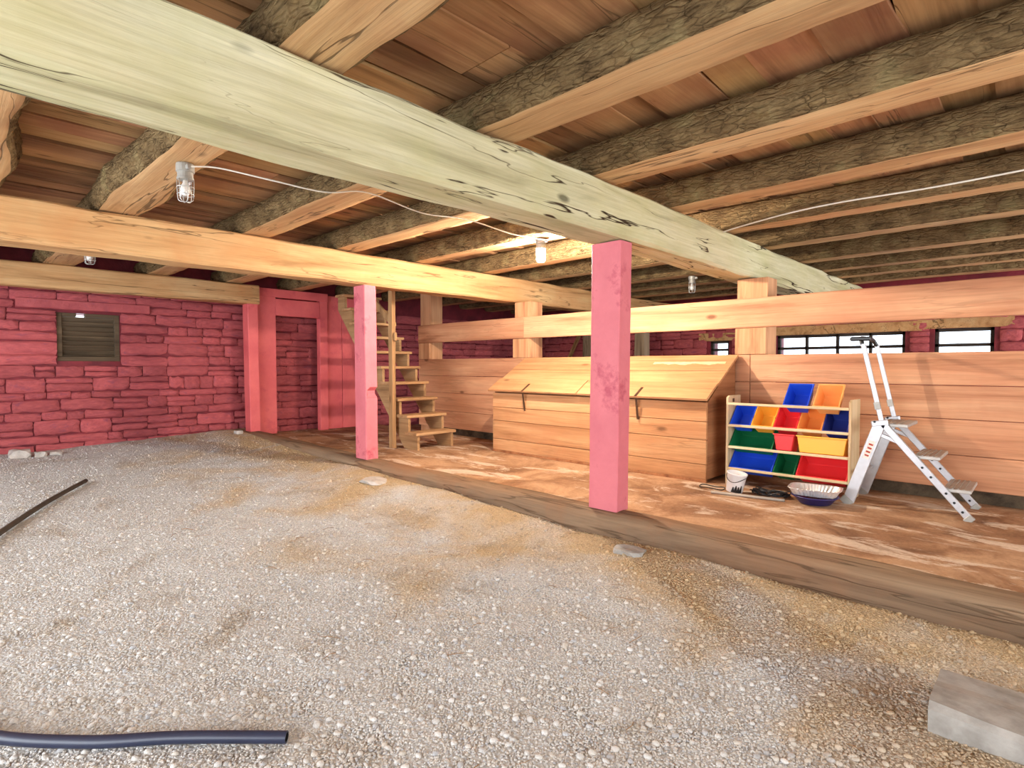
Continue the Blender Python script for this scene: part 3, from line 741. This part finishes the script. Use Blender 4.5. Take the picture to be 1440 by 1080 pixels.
tag(obj('ceiling_cable', c3, M_cable, None, True, (-1, 5, 2.4)), 'white cable running along the joists at the right', 'cable')

# ------------------------------------------------------------------ toy organiser and bins
ox0, ox1, oy0, oy1 = -2.275, -1.205, 5.37, 5.67
og = thing('toy_organizer', 'light wooden storage rack holding coloured plastic bins', 'rack', (-1.74, 5.5, 0))
for x in (ox0, ox1 - .018):
    obj('side_panel', trap(x, x + .018, [(oy0, 0.0), (oy1, 0.0), (oy1, .862), (oy0 + .04, .862), (oy0, .845)]), M_shelfw, og)
for x in (ox0 - .0015,):
    obj('hole_shade_block', box(x, x + .021, oy0 + .10, oy0 + .15, .795, .835, .004), M_strap, og)  # dark block stands for the shade inside the handle hole
RAIL = [.785, .575, .365, .155]
for z in RAIL:
    obj('front_rail', box(ox0 + .018, ox1 - .018, oy0 - .004, oy0 + .014, z - .012, z + .012, .004), M_shelfr, og)
    if z < .7: obj('back_rail', box(ox0 + .018, ox1 - .018, oy0 + .275, oy0 + .29, z + .03, z + .055, .004), M_shelfr, og)
def toybin(name, label, cat, x0, x1, zrail, mat, flip=False, ln=.255, dp=.135):
    wd = x1 - x0; tp = .022
    # local frame: opening in plane z=0, length along y, depth -z
    def ring(ix, iy, z, ins=0): 
        return [(ix, iy, z), (wd - ix, iy, z), (wd - ix, ln - iy, z), (ix, ln - iy, z)]
    ti = .004
    rings = [ring(-.008, -.008, -.010), ring(-.008, -.008, 0), ring(ti, ti, 0), ring(tp + ti, tp + ti, -dp + ti)]
    outer = [ring(-.008, -.008, -.010), ring(0, 0, -.010), ring(tp, tp, -dp)]
    V = []; F = []
    def addrings(rs, rev):
        b = len(V)
        for r in rs: V.extend(r)
        for i in range(len(rs) - 1):
            for j in range(4):
                q = (b + i * 4 + j, b + i * 4 + (j + 1) % 4, b + (i + 1) * 4 + (j + 1) % 4, b + (i + 1) * 4 + j); F.append(q if not rev else q[::-1])
        k = b + (len(rs) - 1) * 4; q = (k, k + 1, k + 2, k + 3); F.append(q if not rev else q[::-1])
    addrings(rings, False); addrings(outer, True)
    me = mesh(name, V, F); me.materials.append(mat)
    o = bpy.data.objects.new(name, me); C.objects.link(o)
    bv = o.modifiers.new('soft_edges', 'BEVEL'); bv.width = .006; bv.segments = 2; bv.limit_method = 'ANGLE'; bv.angle_limit = R(30)
    if not flip:
        o.rotation_euler = (R(46), 0, 0); o.location = (x0, oy0 + .016, zrail + .018)
    else:
        o.rotation_euler = (R(-8), 0, 0); o.location = (x0, oy0 + .02, zrail + .165)
    tag(o, label, cat, 'plastic bins in the rack'); return o
def tb(label, a, b, row, col, flip=False, **k): return toybin('plastic_bin', label, 'bin', a, b, RAIL[row], M_B[col], flip, **k)
tb('blue plastic bin on top of the rack', -1.755, -1.555, 0, 'blue')
tb('peach orange plastic bin on top of the rack', -1.505, -1.305, 0, 'peach')
w5 = (ox1 - ox0 - .05) / 5
for i, (c, lab) in enumerate((('blue', 'bright blue bin at the left of the upper bin row'), ('yellow', 'mustard yellow small bin in the upper bin row'), ('red', 'red bin in the middle of the upper bin row'), ('orange', 'orange bin in the upper bin row beside the navy one'), ('navy', 'navy blue bin at the right of the upper bin row'))):
    a = ox0 + .025 + w5 * i; tb(lab, a + .008, a + w5 - .008, 1, c)
a = ox0 + .03
tb('wide dark green bin in the middle row', a, a + .39, 2, 'green')
tb('small red bin turned outward in the middle row', a + .41, a + .585, 2, 'red', True, ln=.2, dp=.15)
tb('wide golden yellow bin turned outward in the middle row', a + .61, a + 1.005, 2, 'gold', True, ln=.2, dp=.15)
tb('wide blue bin in the bottom row behind the paint bucket', a, a + .39, 3, 'blue')
tb('small dark green bin in the bottom row', a + .41, a + .585, 3, 'dkgreen')
tb('wide red bin in the bottom row', a + .61, a + 1.005, 3, 'red')

# ------------------------------------------------------------------ step ladder
ld = thing('step_ladder', 'aluminium folding step ladder with tall handrails against the partition', 'ladder', (-0.85, 5.55, 0))
def legrail(name, p0, p1, wd, th): return obj(name, bar(p0, p1, th, wd, (0, 1, 0), .004), M_alu, ld)
for y in (5.30, 5.80):
    rl = legrail('rear_leg', (-1.20, y, 0.02), (-0.985, y, 0.69), .085, .028)
    obj('foot', bar((-1.235, y, 0.0), (-1.19, y, .05), .036, .09, (0, 1, 0), .006), M_castgrey, rl)
    fr = legrail('step_rail', (-0.975, y, 0.70), (-0.40, y, 0.005), .05, .028)
    obj('foot', bar((-0.43, y, 0.03), (-0.395, y, 0.0), .034, .06, (0, 1, 0), .004), M_castgrey, fr)
    hr = legrail('handrail', (-0.965, y, .66), (-1.115, y, 1.335), .034, .026)
    obj('clip', bar((-1.0, y - .0, .80), (-1.013, y, .86), .032, .042, (0, 1, 0), .003), M_castgrey, hr)
    obj('hinge_plate', bar((-1.045, y, .68), (-0.93, y, .70), .034, .05, (0, 1, 0), .008), M_alu, ld)
    ys = y - .0165 if y < 5.5 else y + .0165
    for (bx, bz) in ((-1.02, .70), (-0.70, .367), (-0.645, .30), (-0.55, .19), (-0.50, .127), (-0.45, .065)):
        for yy in (y - .016,):
            obj('bolt', xf(lathe((0, 0, 0), [(.009, 0), (.009, .005), (.005, .008)], 8), Matrix.Translation((bx, yy, bz)) @ Matrix.Rotation(R(90), 4, 'X')), M_bolt, ld)
    obj('brace', bar((-1.06, y, .47), (-0.80, y, .50), .012, .02, (0, 1, 0), .002) if False else bar((-0.99, y, .60), (-0.84, y, .54), .02, .03, (0, 1, 0), .003), M_alu, ld)
for (x, z, d) in ((-0.92, .69, .19), (-0.69, .455, .15), (-0.50, .225, .15)):
    tr_ = obj('step', box(x - d / 2, x + d / 2 + .02, 5.315, 5.785, z - .028, z, .005), M_tread, ld)
    for q in range(4):
        xx = x - d / 2 + .02 + q * (d - .02) / 4; obj('grip_rib', box(xx, xx + .012, 5.32, 5.78, z, z + .004, .001), M_castgrey, tr_)
tp = obj('handle_bar', tube(bez([(-1.12, 5.30, 1.33), (-1.135, 5.33, 1.375), (-1.14, 5.42, 1.385), (-1.14, 5.68, 1.385), (-1.135, 5.77, 1.375), (-1.115, 5.80, 1.33)], 5), .017, 10), M_blackpl, ld, True)
obj('handle_grip', bar((-1.21, 5.31, 1.375), (-1.06, 5.31, 1.375), .05, .035, (0, 1, 0), .01), M_blackpl, tp)
obj('cross_brace', bar((-1.13, 5.31, .26), (-1.13, 5.79, .26), .02, .02, (1, 0, 0), .002), M_alu, ld)
def plate(u0, u1, wdt, yy, mat, name, par, off=0):
    A = Vector((-1.20, 0, .02)); B = Vector((-0.985, 0, .69)); d = (B - A); p0 = A + d * u0; p1 = A + d * u1
    nrm = Vector((-d.z, 0, d.x)).normalized() * -1
    p0 = p0 + nrm * off; p1 = p1 + nrm * off
    return obj(name, bar((p0.x, yy, p0.z), (p1.x, yy, p1.z), .0016, wdt, (0, 1, 0), 0), mat, par)
stk = plate(.56, .78, .045, 5.2852, M_labelw, 'sticker', ld)
for k in range(4): plate(.59 + k * .045, .61 + k * .045, .03, 5.2838, M_labelr, 'sticker_print', stk)

# ------------------------------------------------------------------ things on the floor by the rack
bk = thing('paint_bucket', 'small white plastic bucket leaning beside the rack', 'bucket', (-2.05, 5.03, 0.0))
Mb = Matrix.Translation((-2.05, 5.03, .012)) @ Matrix.Rotation(R(9), 4, 'Y')
obj('body', xf(lathe((0, 0, 0), [(.066, 0), (.07, .004), (.084, .165), (.089, .168), (.089, .178), (.082, .178), (.068, .01), (.01, .01)], 24), Mb), M_white, bk, True)
obj('handle', xf(tube([(.088 * math.cos(t), .088 * math.sin(t), .15 - .05 * math.sin(t) ** 2) for t in [math.pi * (1 + q / 12) for q in range(13)]], .003, 6), Mb), M_bolt, bk, True)
dp_ = []
rnd = random.Random(3)
for k in range(4):
    t = R(-80 + k * 17); hgt = rnd.uniform(.04, .09); V = []
    for q in range(6):
        zz = .008 + hgt * q / 5; rr = .0735 + .0845 * zz / 1.0 * .95; ww = .016 * (1 - q / 6.5)
        V += [(rr * math.cos(t - ww / rr), rr * math.sin(t - ww / rr), zz), (rr * math.cos(t + ww / rr), rr * math.sin(t + ww / rr), zz)]
    dp_.append((V, [(2 * q, 2 * q + 1, 2 * q + 3, 2 * q + 2) for q in range(5)]))
o = obj('paint_drips', xf(join(*dp_), Mb), M_blackpl, bk); o['label'] = 'black paint drips'
rnd = random.Random(8)
cp = []
for k in range(90):
    t = k * 0.62; rx = .13 + .03 * math.sin(k * .37); cp.append((-1.765 + rx * math.cos(t) * 1.05 + rnd.uniform(-.015, .015), 5.13 + .07 * math.sin(t) + rnd.uniform(-.02, .02), .012 + .05 * abs(math.sin(k * .9)) * rnd.uniform(.2, 1)))
tag(obj('cable_tangle', tube(bez(cp, 4), .0055, 5), M_blackpl, None, True, (-1.765, 5.13, 0)), 'tangled heap of black cable beside the white bucket', 'cable')
cp = [(-2.275 + .12 * math.cos(t), 5.07 + .07 * math.sin(t), .012 + .006 * math.sin(3 * t)) for t in [q * 2 * math.pi / 40 for q in range(78)]]
tag(obj('cable_loop', tube(cp, .005, 5), M_blackpl, None, True, (-2.275, 5.07, 0)), 'loose black cable loop on the floor at the corner of the feed bin', 'cable')
tag(obj('metal_rod', tube([(-2.19, 4.86, .014), (-1.60, 4.98, .014)], .012, 8), M_rod, None, True, (-1.9, 5.0, 0)), 'thin grey rod lying on the floor before the black cables', 'rod')
bs = thing('plastic_basin', 'dark indigo plastic basin under the foil tray', 'basin', (-1.40, 5.10, 0))
obj('body', [xf(lathe((0, 0, 0), [(.10, 0), (.12, .006), (.165, .062), (.178, .066), (.178, .072), (.16, .07), (.115, .012), (.005, .01)], 28), Matrix.Translation((-1.40, 5.10, .002)))][0], M_basin, bs, True)
def foil():
    V = []; F = []; n = 72
    prof = [(.80, .0), (.84, .002), (1.0, .052), (1.06, .056), (1.06, .060), (.97, .058), (.80, .008)]
    for (s, z) in prof:
        for j in range(n):
            t = 2 * math.pi * j / n; c, sn = math.cos(t), math.sin(t); p = 5.0
            r = (abs(c / .185) ** p + abs(sn / .14) ** p) ** (-1 / p) * s
            r += (.004 if j % 2 else -.002) * (1 if 0.001 < z < .057 else 0.4)
            V.append((r * c, r * sn, z + (.003 * nz(j * .7, s, 1))))
    for i in range(len(prof) - 1):
        for j in range(n): F.append((i * n + j, i * n + (j + 1) % n, (i + 1) * n + (j + 1) % n, (i + 1) * n + j))
    F.append(tuple(range(n))[::-1]); F.append(tuple((len(prof) - 1) * n + j for j in range(n))); return V, F
tag(obj('foil_tray', xf(foil(), Matrix.Translation((-1.40, 5.10, .078)) @ Matrix.Rotation(R(8), 4, 'Z')), M_foil, None, False, (-1.40, 5.10, .073)), 'crimped aluminium foil tray in front of the rack', 'tray')

# ------------------------------------------------------------------ things on the gravel
hp = [(-2.95, -0.06, 0), (-2.55, 0.08, 0), (-2.27, 0.31, 0), (-2.07, 0.54, 0), (-1.83, 0.80, 0)]
hp = [(x, y, gz(x, y) + .026) for x, y, z in hp]
hz = thing('black_pipe', 'thick black blue plastic pipe end lying at the lower left', 'pipe', (-2.3, .33, -.12))
hb = bez(hp, 10)
n_ = len(hb)
V, F = tube(hb, .020, 14); F = F[:-1]
e = hb[-1]; d = (hb[-1] - hb[-2]).normalized()
inner = tube([hb[-1], hb[-1] - d * .08], .0155, 14)
obj('pipe_wall', (V, F), M_hose, hz, True)
def ringend():
    a = tube([e, e + d * .0005], .020, 14)[0][:14]; b = tube([e, e + d * .0005], .0155, 14)[0][:14]
    return a + b, [(j, (j + 1) % 14, 14 + (j + 1) % 14, 14 + j) for j in range(14)]
obj('cut_rim', ringend(), M_hose, hz)
obj('bore', (inner[0], [f[::-1] for f in inner[1][:-2]] + [inner[1][-1][::-1]]), M_blackpl, hz, True)
dpnts = [(-4.6, .02), (-5.4, .33), (-6.2, .66), (-7.05, 1.05)]
tag(obj('old_pipe', tube(bez([(x, y, gz(x, y) + .028) for x, y in dpnts], 6), .02, 10), M_oldpipe, None, True, (-6, .6, -.05)), 'dusty dark pipe lying on the gravel at the left edge', 'pipe')
def rock(c, s, seed, flat=.6):
    bm = bmesh.new(); bmesh.ops.create_icosphere(bm, subdivisions=2, radius=1)
    V = []
    for p in bm.verts:
        k = 1 + .35 * nz(p.co.x * 1.3 + seed, p.co.y * 1.3, p.co.z * 1.3); q = Vector((max(-.75, min(.75, p.co.x)), max(-.75, min(.75, p.co.y)), max(-.7, min(.62, p.co.z)))) * k
        V.append(Vector(c) + Vector((q.x * s[0], q.y * s[1], q.z * s[2])))
    bm.verts.index_update(); F = [tuple(q.index for q in f.verts) for f in bm.faces]; bm.free(); return V, F
for k, (x, y, s, lab) in enumerate(((-9.35, .72, (.12, .13, .10), 'larger pale rubble stone at the foot of the red wall'), (-9.3, .93, (.08, .08, .06), 'smaller pale rubble stone at the foot of the red wall'), (-9.32, 1.08, (.07, .09, .045), 'flat pale rubble stone at the foot of the red wall'),
        (-9.15, 3.30, (.08, .07, .05), 'small pale stone at the end of the timber sill'), (-5.0, 3.12, (.2, .13, .05), 'flat pale stone in the gravel beside the notched post'), (-2.0, 3.2, (.13, .09, .05), 'grey flat stone against the sill near the nearest post'))):
    tag(obj('loose_stone', rock((x, y, gz(x, y) + s[2] * (.35 if k < 4 else -.05)), s, k * 5.1), M_stone if k < 5 else M_concrete, None, False, (x, y, gz(x, y))), lab, 'stone', 'loose stones on the ground')
V, F = timber('X', -.285, .42, 2.40, 2.74, gz(0, 2.6) - .06, -.035, .03, .02, 77, .04, 5)
tag(obj('concrete_block', (V, F), M_concrete, None, False, (0, 2.7, -.16)), 'grey concrete block half sunk at the lower right corner', 'block')

# dry straw and twigs strewn on the gravel
rnd = random.Random(17); tw = []
for k in range(120):
    d = rnd.uniform(1.6, 7); a = R(rnd.uniform(48, 88)) if d > 3.4 else R(rnd.uniform(4, 86)); x = -d * math.sin(a); y = d * math.cos(a)
    if y > 3.3 or y < 1.15: continue
    t = rnd.uniform(0, 6.28); l = rnd.uniform(.015, .055); b = rnd.uniform(-.01, .01); ct, sn = math.cos(t), math.sin(t)
    tw.append(tube([(x - ct * l, y - sn * l, gz(x, y) + .006), (x - sn * b, y + ct * b, gz(x, y) + .011), (x + ct * l, y + sn * l, gz(x, y) + .006)], rnd.uniform(.001, .002), 4))
o = obj('straw_litter', join(*tw), plain('dry_straw', L(150, 116, 80), .9, .1, 0, 7, .5)); o['kind'] = 'stuff'; tag(o, 'scattered dry straw bits and twigs on the gravel', 'straw')
for o in list(bpy.data.objects):
    if '_o' in o: del o['_o']
